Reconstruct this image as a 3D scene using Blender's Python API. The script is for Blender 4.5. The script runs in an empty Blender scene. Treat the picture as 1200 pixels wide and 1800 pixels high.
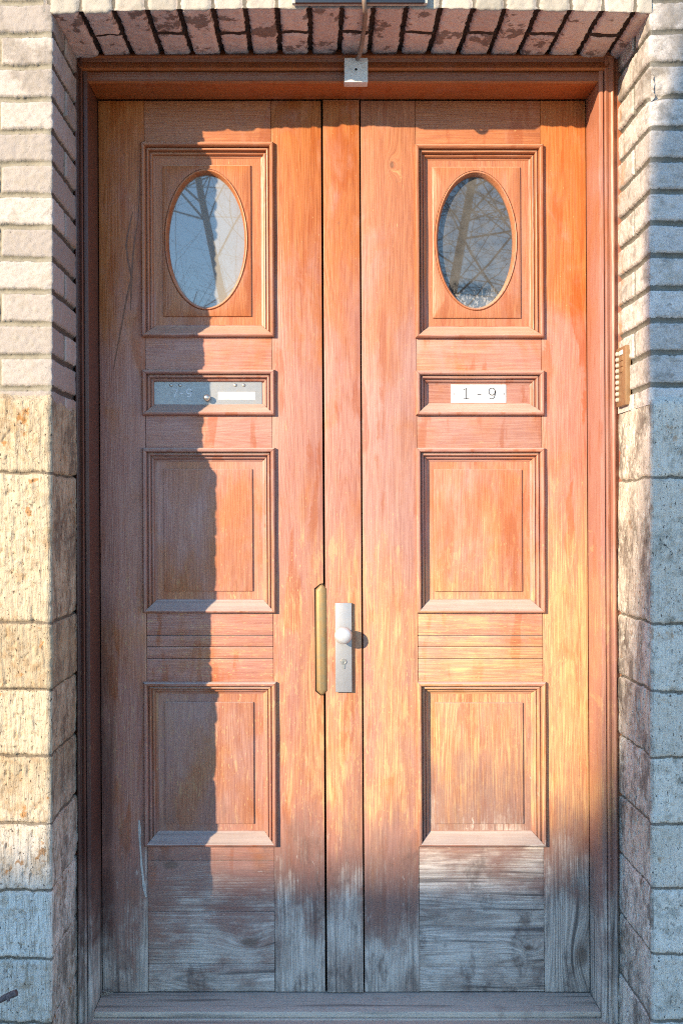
import bpy, bmesh, math, random
import numpy as np
from mathutils import Vector, Matrix
R = math.radians
sc = bpy.context.scene
COL = sc.collection

# ------------------------------------------------------------------ camera, sky, sun, exposure
F = 1750.0; VX, VY = 550.0, 890.0; D0 = 2.56           # focal (photo px), principal point, distance to brick face
cam = bpy.data.cameras.new('camera'); cam_o = bpy.data.objects.new('camera', cam); COL.objects.link(cam_o)
cam.sensor_fit = 'VERTICAL'; cam.sensor_height = 36.0; cam.lens = 35.0
cam.shift_x = (600 - VX) / 1800; cam.shift_y = (VY - 900) / 1800
cam.clip_start = 0.05; cam.clip_end = 500
cam_o.location = (0, -D0, 0); cam_o.rotation_euler = (R(90), 0, 0)
sc.camera = cam_o

SUNDIR = Vector((0.926, 1.0, -0.426)).normalized()     # direction the light travels
ELEV = math.asin(-SUNDIR.z); ROT = math.atan2(-SUNDIR.x, -SUNDIR.y)
world = bpy.data.worlds.new('World'); sc.world = world; world.use_nodes = True
wn = world.node_tree
sky = wn.nodes.new('ShaderNodeTexSky'); sky.sky_type = 'NISHITA'; sky.sun_disc = False
sky.sun_elevation = ELEV; sky.sun_rotation = ROT
bg = wn.nodes['Background']; bg.inputs['Strength'].default_value = 0.15
sky.ozone_density = 5.5; sky.dust_density = 0.0; sky.air_density = 1.15
wn.links.new(sky.outputs[0], bg.inputs['Color'])
sun = bpy.data.lights.new('sun', 'SUN'); sun.energy = 3.2; sun.angle = R(0.53); sun.color = (1.0, 0.80, 0.56)
sun_o = bpy.data.objects.new('sun', sun); COL.objects.link(sun_o)
sun_o.rotation_euler = SUNDIR.to_track_quat('-Z', 'Y').to_euler(); sun_o.location = (-6, -6, 6)
sc.view_settings.view_transform = 'Standard'; sc.view_settings.look = 'None'
sc.view_settings.gamma = 1; sc.view_settings.use_curve_mapping = False
sc.view_settings.exposure = 1.56
sc.cycles.filter_width = 1.05; sc.cycles.use_denoising = False; sc.cycles.sample_clamp_indirect = 4.0; sc.cycles.caustics_reflective = False; sc.cycles.caustics_refractive = False

# ------------------------------------------------------------------ helpers
rng = np.random.default_rng(7); random.seed(7)
def X(px, d): return (px - VX) / F * d
def Z(py, d): return (VY - py) / F * d

class NT:
    """small node-building helper"""
    def __init__(s, name):
        s.m = bpy.data.materials.new(name); s.m.use_nodes = True
        s.t = s.m.node_tree; s.b = s.t.nodes['Principled BSDF']
        s.out = s.t.nodes['Material Output']; s._geo = None; s._oi = None
    def n(s, typ, **kw):
        nd = s.t.nodes.new(typ)
        for k, v in kw.items(): setattr(nd, k, v)
        return nd
    def put(s, sock, v):
        if isinstance(v, bpy.types.NodeSocket): s.t.links.new(v, sock)
        elif v is not None:
            if isinstance(v, tuple) and len(v) == 3 and sock.type == 'RGBA': v = v + (1,)
            sock.default_value = v
    @property
    def geo(s):
        if not s._geo: s._geo = s.n('ShaderNodeNewGeometry')
        return s._geo
    @property
    def P(s): return s.geo.outputs['Position']
    @property
    def N(s): return s.geo.outputs['True Normal']
    @property
    def rnd(s):
        if not s._oi: s._oi = s.n('ShaderNodeObjectInfo')
        return s._oi.outputs['Random']
    def ma(s, op, a, b=None, c=None, clamp=False):
        nd = s.n('ShaderNodeMath', operation=op, use_clamp=clamp)
        s.put(nd.inputs[0], a); s.put(nd.inputs[1], b); s.put(nd.inputs[2], c); return nd.outputs[0]
    def add(s, a, b): return s.ma('ADD', a, b)
    def mul(s, a, b): return s.ma('MULTIPLY', a, b)
    def vm(s, op, a, b=None):
        nd = s.n('ShaderNodeVectorMath', operation=op); s.put(nd.inputs[0], a); s.put(nd.inputs[1], b)
        return nd.outputs[1] if op in ('LENGTH', 'DISTANCE', 'DOT_PRODUCT') else nd.outputs[0]
    def sep(s, v): nd = s.n('ShaderNodeSeparateXYZ'); s.put(nd.inputs[0], v); return nd.outputs
    def comb(s, x, y, z):
        nd = s.n('ShaderNodeCombineXYZ')
        for i, v in enumerate((x, y, z)): s.put(nd.inputs[i], v)
        return nd.outputs[0]
    def noise(s, vec, scale, detail=3.0, rough=0.55, dist=0.0):
        nd = s.n('ShaderNodeTexNoise'); s.put(nd.inputs['Vector'], vec)
        nd.inputs['Scale'].default_value = scale; nd.inputs['Detail'].default_value = detail
        nd.inputs['Roughness'].default_value = rough; nd.inputs['Distortion'].default_value = dist
        return nd.outputs['Fac']
    def vor(s, vec, scale, feature='F1'):
        nd = s.n('ShaderNodeTexVoronoi', feature=feature); s.put(nd.inputs['Vector'], vec)
        nd.inputs['Scale'].default_value = scale; return nd.outputs['Distance']
    def ss(s, v, a, b, lo=0.0, hi=1.0):
        nd = s.n('ShaderNodeMapRange', interpolation_type='SMOOTHSTEP')
        s.put(nd.inputs['Value'], v); nd.inputs['From Min'].default_value = a; nd.inputs['From Max'].default_value = b
        nd.inputs['To Min'].default_value = lo; nd.inputs['To Max'].default_value = hi; return nd.outputs[0]
    def mix(s, f, a, b, blend='MIX'):
        nd = s.n('ShaderNodeMix', data_type='RGBA', blend_type=blend)
        s.put(nd.inputs[0], f); s.put(nd.inputs[6], a); s.put(nd.inputs[7], b); return nd.outputs[2]
    def attr(s, name): nd = s.n('ShaderNodeAttribute', attribute_name=name); return nd.outputs['Fac']
    def bump(s, h, strength=0.5, dist=0.002):
        nd = s.n('ShaderNodeBump'); nd.inputs['Strength'].default_value = strength
        nd.inputs['Distance'].default_value = dist; s.put(nd.inputs['Height'], h)
        s.t.links.new(nd.outputs[0], s.b.inputs['Normal'])
    def fin(s, col, rough=0.6, spec=0.3, metal=0.0):
        s.put(s.b.inputs['Base Color'], col); s.put(s.b.inputs['Roughness'], rough)
        s.b.inputs['Specular IOR Level'].default_value = spec; s.put(s.b.inputs['Metallic'], metal); return s.m

def link(name, me, parent=None, mats=()):
    o = bpy.data.objects.new(name, me); COL.objects.link(o)
    for m in mats: me.materials.append(m)
    if parent is not None:
        o.parent = parent
        w = Vector(parent.location); p = parent.parent
        while p is not None: w += Vector(p.location); p = p.parent
        me.transform(Matrix.Translation(-w))
    return o
def empty(name, loc):
    o = bpy.data.objects.new(name, None); COL.objects.link(o); o.location = loc; o.empty_display_size = 0.1; return o
def tag(o, label=None, cat=None, group=None, kind=None):
    if label: o['label'] = label
    if cat: o['category'] = cat
    if group: o['group'] = group
    if kind: o['kind'] = kind
    return o
def smooth(me, ang=35):
    me.polygons.foreach_set('use_smooth', [True] * len(me.polygons))
    try: me.set_sharp_from_angle(angle=R(ang))
    except Exception: pass

SHEAR = -0.005                                          # the old door set has sagged a little out of square
class MB:
    """collects pieces into one mesh; coordinates are world metres"""
    def __init__(s): s.bm = bmesh.new()
    def box(s, x0, x1, y0, y1, z0, z1, bev=0.0, mi=0):
        g = bmesh.new(); bmesh.ops.create_cube(g, size=1.0)
        for v in g.verts:
            v.co = ((x0 + x1) / 2 + v.co.x * (x1 - x0), (y0 + y1) / 2 + v.co.y * (y1 - y0), (z0 + z1) / 2 + v.co.z * (z1 - z0))
        if bev > 0: bmesh.ops.bevel(g, geom=g.edges[:], offset=bev, segments=2, profile=0.6, affect='EDGES')
        s.merge(g, mi); return s
    def merge(s, g, mi=0, M=None):
        if M is not None: bmesh.ops.transform(g, matrix=M, verts=g.verts)
        vs = {v: s.bm.verts.new(v.co) for v in g.verts}
        for f in g.faces:
            try: nf = s.bm.faces.new([vs[v] for v in f.verts]); nf.material_index = mi if mi else f.material_index
            except ValueError: pass
        g.free()
    def faces(s, verts, faces, mi=0):
        vs = [s.bm.verts.new(v) for v in verts]
        for f in faces:
            try: nf = s.bm.faces.new([vs[i] for i in f]); nf.material_index = mi
            except ValueError: pass
        return s
    def prism(s, pts, y0, y1, mi=0):
        """outline pts (x,z) counter-clockwise seen from the front, front at y0"""
        n = len(pts)
        v = [(x, y0, z) for x, z in pts] + [(x, y1, z) for x, z in pts]
        f = [tuple(range(n)), tuple(range(2 * n - 1, n - 1, -1))] + [(i, i + n, (i + 1) % n + n, (i + 1) % n) for i in range(n)]
        return s.faces(v, f, mi)
    def tube(s, pts, r, seg=10, mi=0, caps=True):
        pts = [Vector(p) for p in pts]; n = len(pts)
        rr = r if isinstance(r, (list, tuple)) else [r] * n
        vs = []; fs = []; up = Vector((0.13, 0.31, 0.94))
        for i, p in enumerate(pts):
            t = (pts[min(i + 1, n - 1)] - pts[max(i - 1, 0)]).normalized()
            a = t.cross(up)
            if a.length < 1e-4: a = t.cross(Vector((1, 0, 0)))
            a.normalize(); b = t.cross(a)
            for k in range(seg):
                th = 2 * math.pi * k / seg
                vs.append(p + a * math.cos(th) * rr[i] + b * math.sin(th) * rr[i])
        for i in range(n - 1):
            for k in range(seg):
                fs.append((i * seg + k, i * seg + (k + 1) % seg, (i + 1) * seg + (k + 1) % seg, (i + 1) * seg + k))
        if caps: fs += [tuple(range(seg - 1, -1, -1)), tuple((n - 1) * seg + k for k in range(seg))]
        return s.faces(vs, fs, mi)
    def lathe(s, prof, cx, cz, y0, seg=32, mi=0):
        """profile (radius, distance in front of y0) turned about the y axis"""
        vs = []; fs = []
        for r_, h in prof:
            for k in range(seg):
                th = 2 * math.pi * k / seg
                vs.append((cx + r_ * math.cos(th), y0 - h, cz + r_ * math.sin(th)))
        for i in range(len(prof) - 1):
            for k in range(seg):
                fs.append((i * seg + k, i * seg + (k + 1) % seg, (i + 1) * seg + (k + 1) % seg, (i + 1) * seg + k))
        fs.append(tuple((len(prof) - 1) * seg + k for k in range(seg)))
        return s.faces(vs, fs, mi)
    def build(s, name, mats, parent=None, shear=False, sm=30):
        if shear:
            for v in s.bm.verts: v.co.x += SHEAR * v.co.z
        bmesh.ops.recalc_face_normals(s.bm, faces=s.bm.faces)
        me = bpy.data.meshes.new(name); s.bm.to_mesh(me); s.bm.free()
        if sm: smooth(me, sm)
        return link(name, me, parent, mats if isinstance(mats, (list, tuple)) else [mats])

def vnoise(x, y, seed=0):
    """value noise on arrays"""
    x = np.asarray(x, float); y = np.asarray(y, float)
    xi = np.floor(x).astype(np.int64); yi = np.floor(y).astype(np.int64)
    fx = x - xi; fy = y - yi; fx = fx * fx * (3 - 2 * fx); fy = fy * fy * (3 - 2 * fy)
    def h(a, b):
        n = (a * 374761393 + b * 668265263 + seed * 974711) & 0x7fffffff
        n = ((n ^ (n >> 13)) * 1274126177) & 0x7fffffff
        n = n ^ (n >> 16); return (n & 0xffff) / 65535.0
    a = h(xi, yi); b = h(xi + 1, yi); c = h(xi, yi + 1); d = h(xi + 1, yi + 1)
    return (a * (1 - fx) + b * fx) * (1 - fy) + (c * (1 - fx) + d * fx) * fy
def fbm(x, y, oct=4, seed=0):
    v = 0; a = 0.5; t = 0
    for i in range(oct): v = v + a * vnoise(x, y, seed + i * 17); t += a; a *= 0.5; x = x * 2.03 + 11.3; y = y * 2.03 + 5.7
    return v / t
def sstep(v, a, b): t = np.clip((v - a) / (b - a), 0, 1); return t * t * (3 - 2 * t)
def hash2(a, b, seed=0): return vnoise(np.asarray(a) + 0.0, np.asarray(b) + 0.0, seed)

# ------------------------------------------------------------------ materials
def wood_mat(name, grain, orange=0.45, wear=1.0, grey=1.0, dark=0.0, knots=(), pale_up=1.0, rough=0.42, darkcol=(0.20, 0.042, 0.014)):
    s = NT(name); x, y, z = s.sep(s.P)
    # every board has its own figure
    o1 = s.mul(s.rnd, 9.7); o2 = s.mul(s.rnd, 23.1)
    if grain == 'v': al, cr = z, x
    else: al, cr = x, z
    wob = s.noise(s.comb(s.add(s.mul(cr, 6), o1), s.mul(y, 6), s.add(s.mul(al, 1.3), o2)), 1.0, 2)
    kn = None
    for (kx, kz, kr) in knots:
        d = s.vm('LENGTH', s.comb(s.mul(s.ma('SUBTRACT', x, kx), 1 / kr if grain == 'v' else 0.55 / kr), 0.0,
                                   s.mul(s.ma('SUBTRACT', z, kz), 0.55 / kr if grain == 'v' else 1 / kr)))
        b = s.ma('EXPONENT', s.mul(s.mul(d, d), -0.35))
        kn = b if kn is None else s.ma('MAXIMUM', kn, b)
    crw = s.add(cr, s.mul(s.ma('SUBTRACT', wob, 0.5), 0.03))
    if kn is not None: crw = s.add(crw, s.mul(kn, 0.03))
    gv = s.comb(s.add(crw, o1), y, s.add(s.mul(al, 0.035), o2))
    fib = s.ss(s.noise(gv, 300, 3, 0.6), 0.32, 0.68); pore = s.ss(s.noise(s.comb(s.add(crw, o2), y, s.add(s.mul(al, 0.03), o1)), 380, 2, 0.6), 0.60, 0.70)
    fline = s.noise(s.comb(s.add(crw, o1), y, s.add(s.mul(al, 0.022), o2)), 230, 2, 0.5)
    streak = s.noise(gv, 75, 3, 0.6)
    ringc = s.noise(s.comb(s.add(crw, o2), s.mul(y, 0.5), s.add(s.mul(al, 0.06), o1)), 7.5, 1.5, 0.4)
    blot0 = s.noise(s.comb(s.add(s.mul(x, 3), o2), y, s.add(s.mul(z, 1.5), o1)), 2.0, 3)
    sn = s.ma('SINE', s.mul(ringc, 330.0)); ring = s.mul(s.ss(sn, -0.1, 0.95), s.ss(blot0, 0.38, 0.62, 0.25, 1.0))
    blot = s.noise(s.comb(s.mul(x, 2.2), s.add(y, o1), s.mul(z, 1.2)), 2.6, 5, 0.62, 0.4)
    blot2 = s.noise(s.comb(s.mul(x, 2.0), s.add(y, 5.0), s.mul(z, 1.0)), 5.0, 6, 0.65, 0.6)
    # colours of the stain: bright orange varnish, bleached pink film, dark brown runs
    c_or = s.mix(fib, (0.375, 0.128, 0.048), (0.50, 0.195, 0.080))
    c_pk = s.mix(fib, (0.385, 0.18, 0.14), (0.485, 0.262, 0.20))
    top = s.ss(z, 0.2, 1.15, 0.0, 0.35)
    f_or = s.ss(s.add(s.add(blot, top), orange - 0.5), 0.42, 0.72)
    col = s.mix(f_or, c_pk, c_or)
    col = s.mix(s.mul(ring, 0.20), col, (0.27, 0.075, 0.033))
    col = s.mix(s.mul(s.ss(streak, 0.52, 0.74), 0.28), col, (0.25, 0.075, 0.038)); col = s.mix(s.mul(pore, 0.24), col, (0.17, 0.055, 0.03))
    runs = s.noise(s.comb(s.add(s.mul(x, 1.0), s.mul(s.ma('SUBTRACT', blot2, 0.5), 0.05)), y, s.add(s.mul(z, 0.13), o1)), 22, 3, 0.5)
    col = s.mix(s.mul(s.ss(s.add(runs, s.mul(s.ma('SUBTRACT', blot2, 0.5), 0.5)), 0.58, 0.66), 0.55), col, (0.33, 0.085, 0.025))
    # pale bloom in patches
    col = s.mix(s.mul(s.ss(blot2, 0.52, 0.75), 0.4), col, (0.52, 0.30, 0.225))
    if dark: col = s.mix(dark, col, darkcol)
    hsv = s.n('ShaderNodeHueSaturation'); s.put(hsv.inputs['Color'], col); s.put(hsv.inputs['Value'], s.add(0.86, s.mul(s.ma('FRACT', s.mul(s.rnd, 5.3)), 0.26))); s.put(hsv.inputs['Saturation'], s.add(0.95, s.mul(s.ma('FRACT', s.mul(s.rnd, 9.1)), 0.14))); col = hsv.outputs[0]
    # bare yellow wood showing through along the grain
    hz = s.mul(s.ss(z, 0.30, -0.40), s.ss(z, -1.20, -0.80))
    hx = s.add(s.ss(x, -0.28, 0.05, 0.35, 0.85), s.ss(x, 0.62, 0.78, 0.0, 0.35))
    pn = s.noise(s.comb(s.add(s.mul(crw, 15), o2), y, s.add(s.mul(al, 2.4), o1)), 1.0, 5, 0.62)
    hw = s.mul(hz, hx)
    soft = s.ss(s.add(s.add(s.mul(pn, 0.75), s.mul(blot2, 0.35)), s.mul(hw, 0.37 * wear)), 0.66, 1.02)
    col = s.mix(s.mul(soft, 0.46), col, s.mix(fib, (0.50, 0.235, 0.085), (0.62, 0.335, 0.13)))
    lin = s.ss(s.add(s.add(fline, s.mul(s.ss(sn, -0.3, 0.6), -0.07)), s.mul(soft, 0.10)), 0.555, 0.63)
    flake = s.ss(s.add(s.noise(s.comb(s.mul(crw, 45), y, s.add(s.mul(al, 11), o2)), 1.0, 5, 0.68), s.mul(hw, 0.16 * wear)), 0.68, 0.73)
    w = s.add(s.mul(s.mul(lin, s.ss(soft, 0.05, 0.7)), 0.42), s.mul(flake, 0.32))
    speck = s.ss(s.add(s.noise(s.comb(crw, y, s.mul(al, 0.25)), 260, 2), s.mul(hz, 0.08)), 0.72, 0.76)
    w = s.ma('MAXIMUM', s.mul(w, s.add(0.55, s.mul(fib, 0.45))), s.mul(speck, 0.5 * wear), clamp=True)
    c_bare = s.mix(ring, (0.70, 0.46, 0.20), (0.58, 0.31, 0.12))
    col = s.mix(w, col, c_bare)
    # silvered foot of the door
    board_ = s.mul(s.ma('SUBTRACT', s.ma('FRACT', s.mul(s.rnd, 3.7)), 0.5), 0.26)
    rough_ = s.noise(s.comb(s.mul(crw, 9), y, s.mul(al, 5)), 1.0, 6, 0.68)
    gn = s.add(s.add(s.add(z, board_), s.ss(x, -0.48, -0.53, 0.0, 0.22)), s.add(s.mul(s.ma('SUBTRACT', fline, 0.5), 0.30), s.mul(s.ma('SUBTRACT', rough_, 0.5), 0.75)))
    mv = s.mul(s.ss(gn, -0.78, -1.05), grey)
    col = s.mix(s.mul(mv, 0.72), col, s.mix(streak, (0.17, 0.095, 0.075), (0.34, 0.21, 0.17)))
    scr = s.mul(s.ss(s.add(s.noise(s.comb(s.mul(cr, 60), y, s.mul(al, 22)), 1.0, 4, 0.7), s.mul(mv, 0.03)), 0.68, 0.71), mv)
    col = s.mix(s.mul(scr, 0.6), col, (0.60, 0.50, 0.42))
    edge_ = s.mul(s.mul(s.ss(x, -0.572, -0.600), s.ss(z, 0.1, -0.7)), s.ss(s.noise(s.comb(s.mul(x, 3), y, s.mul(z, 0.7)), 6, 4), 0.30, 0.55))
    col = s.mix(s.mul(edge_, 0.7), col, (0.085, 0.032, 0.024))
    g = s.mul(s.ss(gn, -1.00, -1.27), grey)
    lines = s.ma('MAXIMUM', s.mul(ring, 0.45), s.mul(s.ss(streak, 0.52, 0.70), 0.9))
    c_gr = s.mix(lines, s.mix(s.ss(rough_, 0.42, 0.64, 0.0, 0.55), s.mix(fib, (0.48, 0.395, 0.325), (0.76, 0.66, 0.56)), (0.27, 0.185, 0.145)), (0.10, 0.08, 0.07))
    col = s.mix(g, col, c_gr)
    soot = s.mul(s.ss(s.noise(s.comb(s.mul(x, 1.4), s.add(y, o1), s.mul(z, 0.8)), 8, 6, 0.7), 0.54, 0.68), s.ss(z, -0.80, -1.15))
    col = s.mix(s.mul(soot, 0.62 * grey), col, (0.10, 0.062, 0.05))
    if kn is not None:
        col = s.mix(s.mul(s.ss(kn, 0.80, 0.97), 0.65), col, (0.12, 0.07, 0.045))
    # weathered upward faces of the mouldings
    nz = s.sep(s.N)[2]
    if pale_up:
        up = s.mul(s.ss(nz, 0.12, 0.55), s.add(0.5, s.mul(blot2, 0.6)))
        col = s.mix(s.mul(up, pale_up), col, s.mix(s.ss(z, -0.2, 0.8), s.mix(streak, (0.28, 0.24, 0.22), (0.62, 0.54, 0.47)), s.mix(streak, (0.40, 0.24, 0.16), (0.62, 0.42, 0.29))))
    # grime
    grime = s.ss(s.noise(s.comb(x, y, s.mul(z, 0.6)), 60, 4, 0.7), 0.62, 0.8)
    col = s.mix(s.mul(grime, 0.35), col, (0.10, 0.055, 0.04))
    h = s.add(s.mul(fib, 0.5), s.add(s.mul(ring, -0.5), s.mul(s.mul(w, fib), 0.4)))
    s.bump(h, 0.24, 0.0018)
    rr = s.add(s.mul(s.ma('MAXIMUM', w, g), 0.35), s.add(rough, s.mul(s.ma('SUBTRACT', blot2, 0.5), 0.25)))
    return s.fin(col, rr, 0.5)

W_V = wood_mat('wood_upright', 'v')
W_H = wood_mat('wood_level', 'h')
W_P = wood_mat('wood_panel', 'v', orange=0.56, wear=1.05)
W_KL = wood_mat('wood_kickboard_left', 'h', knots=((X(438, 2.94), Z(1656, 2.94), 0.022), (X(300, 2.94), Z(1520, 2.94), 0.02)))
W_KR = wood_mat('wood_kickboard_right', 'h', knots=((X(930, 2.94), Z(1666, 2.94), 0.012),))
W_SR = wood_mat('wood_hinge_stile', 'v', knots=((X(1020, 2.94), Z(1680, 2.94), 0.03),), wear=1.25)
W_ST = wood_mat('wood_lock_stile', 'v', knots=((X(688, 2.94), Z(290, 2.94), 0.010),), wear=1.1)
W_FV = wood_mat('wood_frame_upright', 'v', orange=0.35, wear=0.6, dark=0.38, pale_up=0)
W_FVL = wood_mat('wood_frame_shaded_upright', 'v', orange=0.35, wear=0.7, dark=0.93, pale_up=0, darkcol=(0.085, 0.033, 0.023))  # left jamb copy of the frame wood, shade darkened into its colour
W_FU = wood_mat('wood_frame_underside', 'h', orange=0.8, wear=0.0, dark=0.25, pale_up=0, rough=0.36, darkcol=(0.30, 0.06, 0.012))  # brighter copy for the head's underside, bounce light put into the colour
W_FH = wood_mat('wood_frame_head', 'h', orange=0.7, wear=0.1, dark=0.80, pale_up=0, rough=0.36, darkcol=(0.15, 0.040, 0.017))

def sill_mat():
    s = NT('grey_sill_wood'); x, y, z = s.sep(s.P)
    gv = s.comb(s.mul(x, 0.05), y, z); f = s.noise(gv, 260, 4, 0.6); st = s.noise(gv, 45, 3); b = s.noise(s.P, 9, 5, 0.65)
    c = s.mix(f, (0.50, 0.40, 0.31), (0.78, 0.66, 0.53)); c = s.mix(s.mul(s.ss(st, 0.5, 0.7), 0.6), c, (0.09, 0.07, 0.06))
    c = s.mix(s.mul(s.ss(b, 0.55, 0.75), 0.5), c, (0.30, 0.22, 0.17)); s.bump(f, 0.5, 0.002)
    return s.fin(c, 0.8, 0.2)
SILL = sill_mat()

def brick_mat(name, soffit=False):
    s = NT(name); x, y, z = s.sep(s.P); mo = s.attr('mortar'); tn = s.attr('tone'); nx, ny, nz = s.sep(s.N)
    fine = s.noise(s.P, 420, 3, 0.7); mid = s.noise(s.P, 45, 5, 0.65); big = s.noise(s.P, 9, 4, 0.6)
    if soffit:
        c = s.mix(tn, (0.66, 0.51, 0.42), (0.84, 0.68, 0.56)); c = s.mix(s.mul(fine, 0.5), c, (0.60, 0.42, 0.34))
        stain = s.ss(s.add(s.mul(mid, 0.50), s.mul(s.noise(s.P, 13, 3, 0.5), 0.75)), 0.67, 0.72)
        c = s.mix(s.mul(stain, 0.72), c, (0.12, 0.07, 0.05))
        frontm = s.ss(y, 0.010, -0.002)                                   # the pale face of the soldier course
        cf = s.mix(tn, (0.34, 0.315, 0.26), (0.46, 0.42, 0.35)); cf = s.mix(s.mul(s.ss(mid, 0.5, 0.7), 0.45), cf, (0.38, 0.34, 0.27))
        c = s.mix(frontm, c, cf)
        mcol = s.mix(frontm, s.mix(mid, (0.035, 0.026, 0.02), (0.09, 0.06, 0.045)), s.mix(mid, (0.17, 0.155, 0.12), (0.36, 0.33, 0.26)))
    else:
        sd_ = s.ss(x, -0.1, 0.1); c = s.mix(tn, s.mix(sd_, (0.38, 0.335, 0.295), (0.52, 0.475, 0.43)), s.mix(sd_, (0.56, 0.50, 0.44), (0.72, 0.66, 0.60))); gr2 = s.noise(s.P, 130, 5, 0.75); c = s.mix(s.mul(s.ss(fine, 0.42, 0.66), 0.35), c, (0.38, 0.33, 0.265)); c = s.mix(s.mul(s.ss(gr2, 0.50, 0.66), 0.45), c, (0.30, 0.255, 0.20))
        c = s.mix(s.mul(s.ss(s.add(s.mul(mid, 0.6), s.mul(big, 0.4)), 0.48, 0.62), 0.55), c, (0.36, 0.31, 0.24))
        pits = s.ss(s.noise(s.P, 150, 3, 0.6), 0.66, 0.71); c = s.mix(s.mul(pits, 0.6), c, (0.14, 0.11, 0.09))
        rust = s.mul(s.ss(y, 0.17, 0.245), s.ss(s.noise(s.comb(x, y, s.mul(z, 0.5)), 18, 4), 0.48, 0.62))
        c = s.mix(s.mul(rust, 0.7), c, (0.42, 0.19, 0.06))
        sooty = s.mul(s.ss(z, 0.95, 1.15), s.ss(big, 0.45, 0.6)); c = s.mix(s.mul(sooty, 0.55), c, (0.20, 0.17, 0.14))
        c = s.mix(s.mul(s.ss(nx, 0.35, 0.75), 0.5), c, s.mix(tn, (0.26, 0.215, 0.21), (0.38, 0.325, 0.31)))  # left reveal face only: its shade is mixed into the brick colour
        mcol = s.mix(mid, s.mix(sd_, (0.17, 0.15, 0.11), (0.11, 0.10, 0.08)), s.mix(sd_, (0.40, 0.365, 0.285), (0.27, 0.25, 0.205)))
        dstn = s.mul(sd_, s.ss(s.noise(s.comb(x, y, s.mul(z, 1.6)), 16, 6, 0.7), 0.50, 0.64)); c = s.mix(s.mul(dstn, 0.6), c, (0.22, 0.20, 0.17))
        # pointing of the left reveal is darkened too, painting in its shade
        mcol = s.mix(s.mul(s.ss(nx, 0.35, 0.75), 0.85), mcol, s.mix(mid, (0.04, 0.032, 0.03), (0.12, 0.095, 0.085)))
    m2 = s.ss(s.add(mo, s.mul(s.ma('SUBTRACT', s.noise(s.P, 190, 3, 0.7), 0.5), 0.5)), 0.35, 0.65)
    c = s.mix(m2, c, mcol)
    s.bump(s.add(s.mul(fine, 0.9), s.mul(mid, 0.5)), 0.6, 0.003)
    return s.fin(c, 0.9, 0.15)
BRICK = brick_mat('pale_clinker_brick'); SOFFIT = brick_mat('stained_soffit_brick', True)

def stone_mat():
    s = NT('tooled_sandstone'); x, y, z = s.sep(s.P); mo = s.attr('mortar'); tn = s.attr('tone'); nx, ny, nz = s.sep(s.N)
    fine = s.noise(s.P, 300, 4, 0.7); tool = s.noise(s.comb(x, y, s.mul(z, 0.10)), 170, 3, 0.6)
    mid = s.noise(s.P, 38, 5, 0.68); big = s.noise(s.P, 7, 5, 0.62, 0.3)
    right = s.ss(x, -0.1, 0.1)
    low = s.ss(s.add(z, s.mul(s.ma('SUBTRACT', big, 0.5), 0.3)), -0.60, -1.02)
    warm = s.mix(tn, (0.46, 0.37, 0.24), (0.60, 0.50, 0.35)); cool = s.mix(tn, (0.72, 0.64, 0.53), (0.86, 0.78, 0.66))
    c = s.mix(s.ma('MAXIMUM', low, s.mul(right, 0.75)), warm, cool)
    c = s.mix(s.mul(s.ss(tool, 0.40, 0.72), s.mix(right, (0.45, 0.45, 0.45), (0.22, 0.22, 0.22))), c, (0.30, 0.235, 0.16))
    c = s.mix(s.mul(s.ss(s.add(s.mul(mid, 0.55), s.mul(big, 0.45)), 0.49, 0.63), 0.58), c, s.mix(right, (0.36, 0.22, 0.10), (0.20, 0.185, 0.14)))
    spots = s.ss(s.add(s.noise(s.comb(x, y, s.mul(z, 0.8)), 24, 4, 0.6), s.mul(big, 0.15)), 0.72, 0.78)
    c = s.mix(s.mul(spots, s.mix(right, (0.8, 0.8, 0.8), (0.5, 0.5, 0.5))), c, (0.38, 0.17, 0.045))
    dk = s.ss(s.noise(s.comb(x, s.mul(y, 1.4), s.mul(z, 0.8)), 110, 5, 0.75, 0.8), 0.56, 0.66)
    c = s.mix(s.mul(dk, 0.5), c, (0.11, 0.085, 0.06))
    chis = s.ss(s.noise(s.comb(x, y, s.mul(z, 0.07)), 260, 2, 0.5), 0.56, 0.66); c = s.mix(s.mul(chis, s.mix(right, (0.5, 0.5, 0.5), (0.15, 0.15, 0.15))), c, (0.25, 0.185, 0.11))
    pk = s.ss(s.noise(s.comb(x, y, s.mul(z, 0.6)), 140, 4, 0.65), 0.63, 0.68); c = s.mix(s.mul(pk, 0.85), c, (0.07, 0.05, 0.035))
    # soot and grime rubbed into the reveals
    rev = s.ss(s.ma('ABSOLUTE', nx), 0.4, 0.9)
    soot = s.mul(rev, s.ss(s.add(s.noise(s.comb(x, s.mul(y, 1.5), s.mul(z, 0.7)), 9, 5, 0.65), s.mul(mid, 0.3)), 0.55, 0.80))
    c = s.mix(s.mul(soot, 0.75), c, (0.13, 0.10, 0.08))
    m2 = s.ss(s.add(mo, s.mul(s.ma('SUBTRACT', fine, 0.5), 0.4)), 0.4, 0.7)
    c = s.mix(s.mul(m2, 0.8), c, (0.125, 0.105, 0.082))
    s.bump(s.add(s.add(s.mul(tool, 0.8), s.mul(pk, -0.8)), s.add(s.mul(fine, 0.6), mid)), 0.85, 0.004)
    return s.fin(c, 0.92, 0.12)
STONE = stone_mat()

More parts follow.
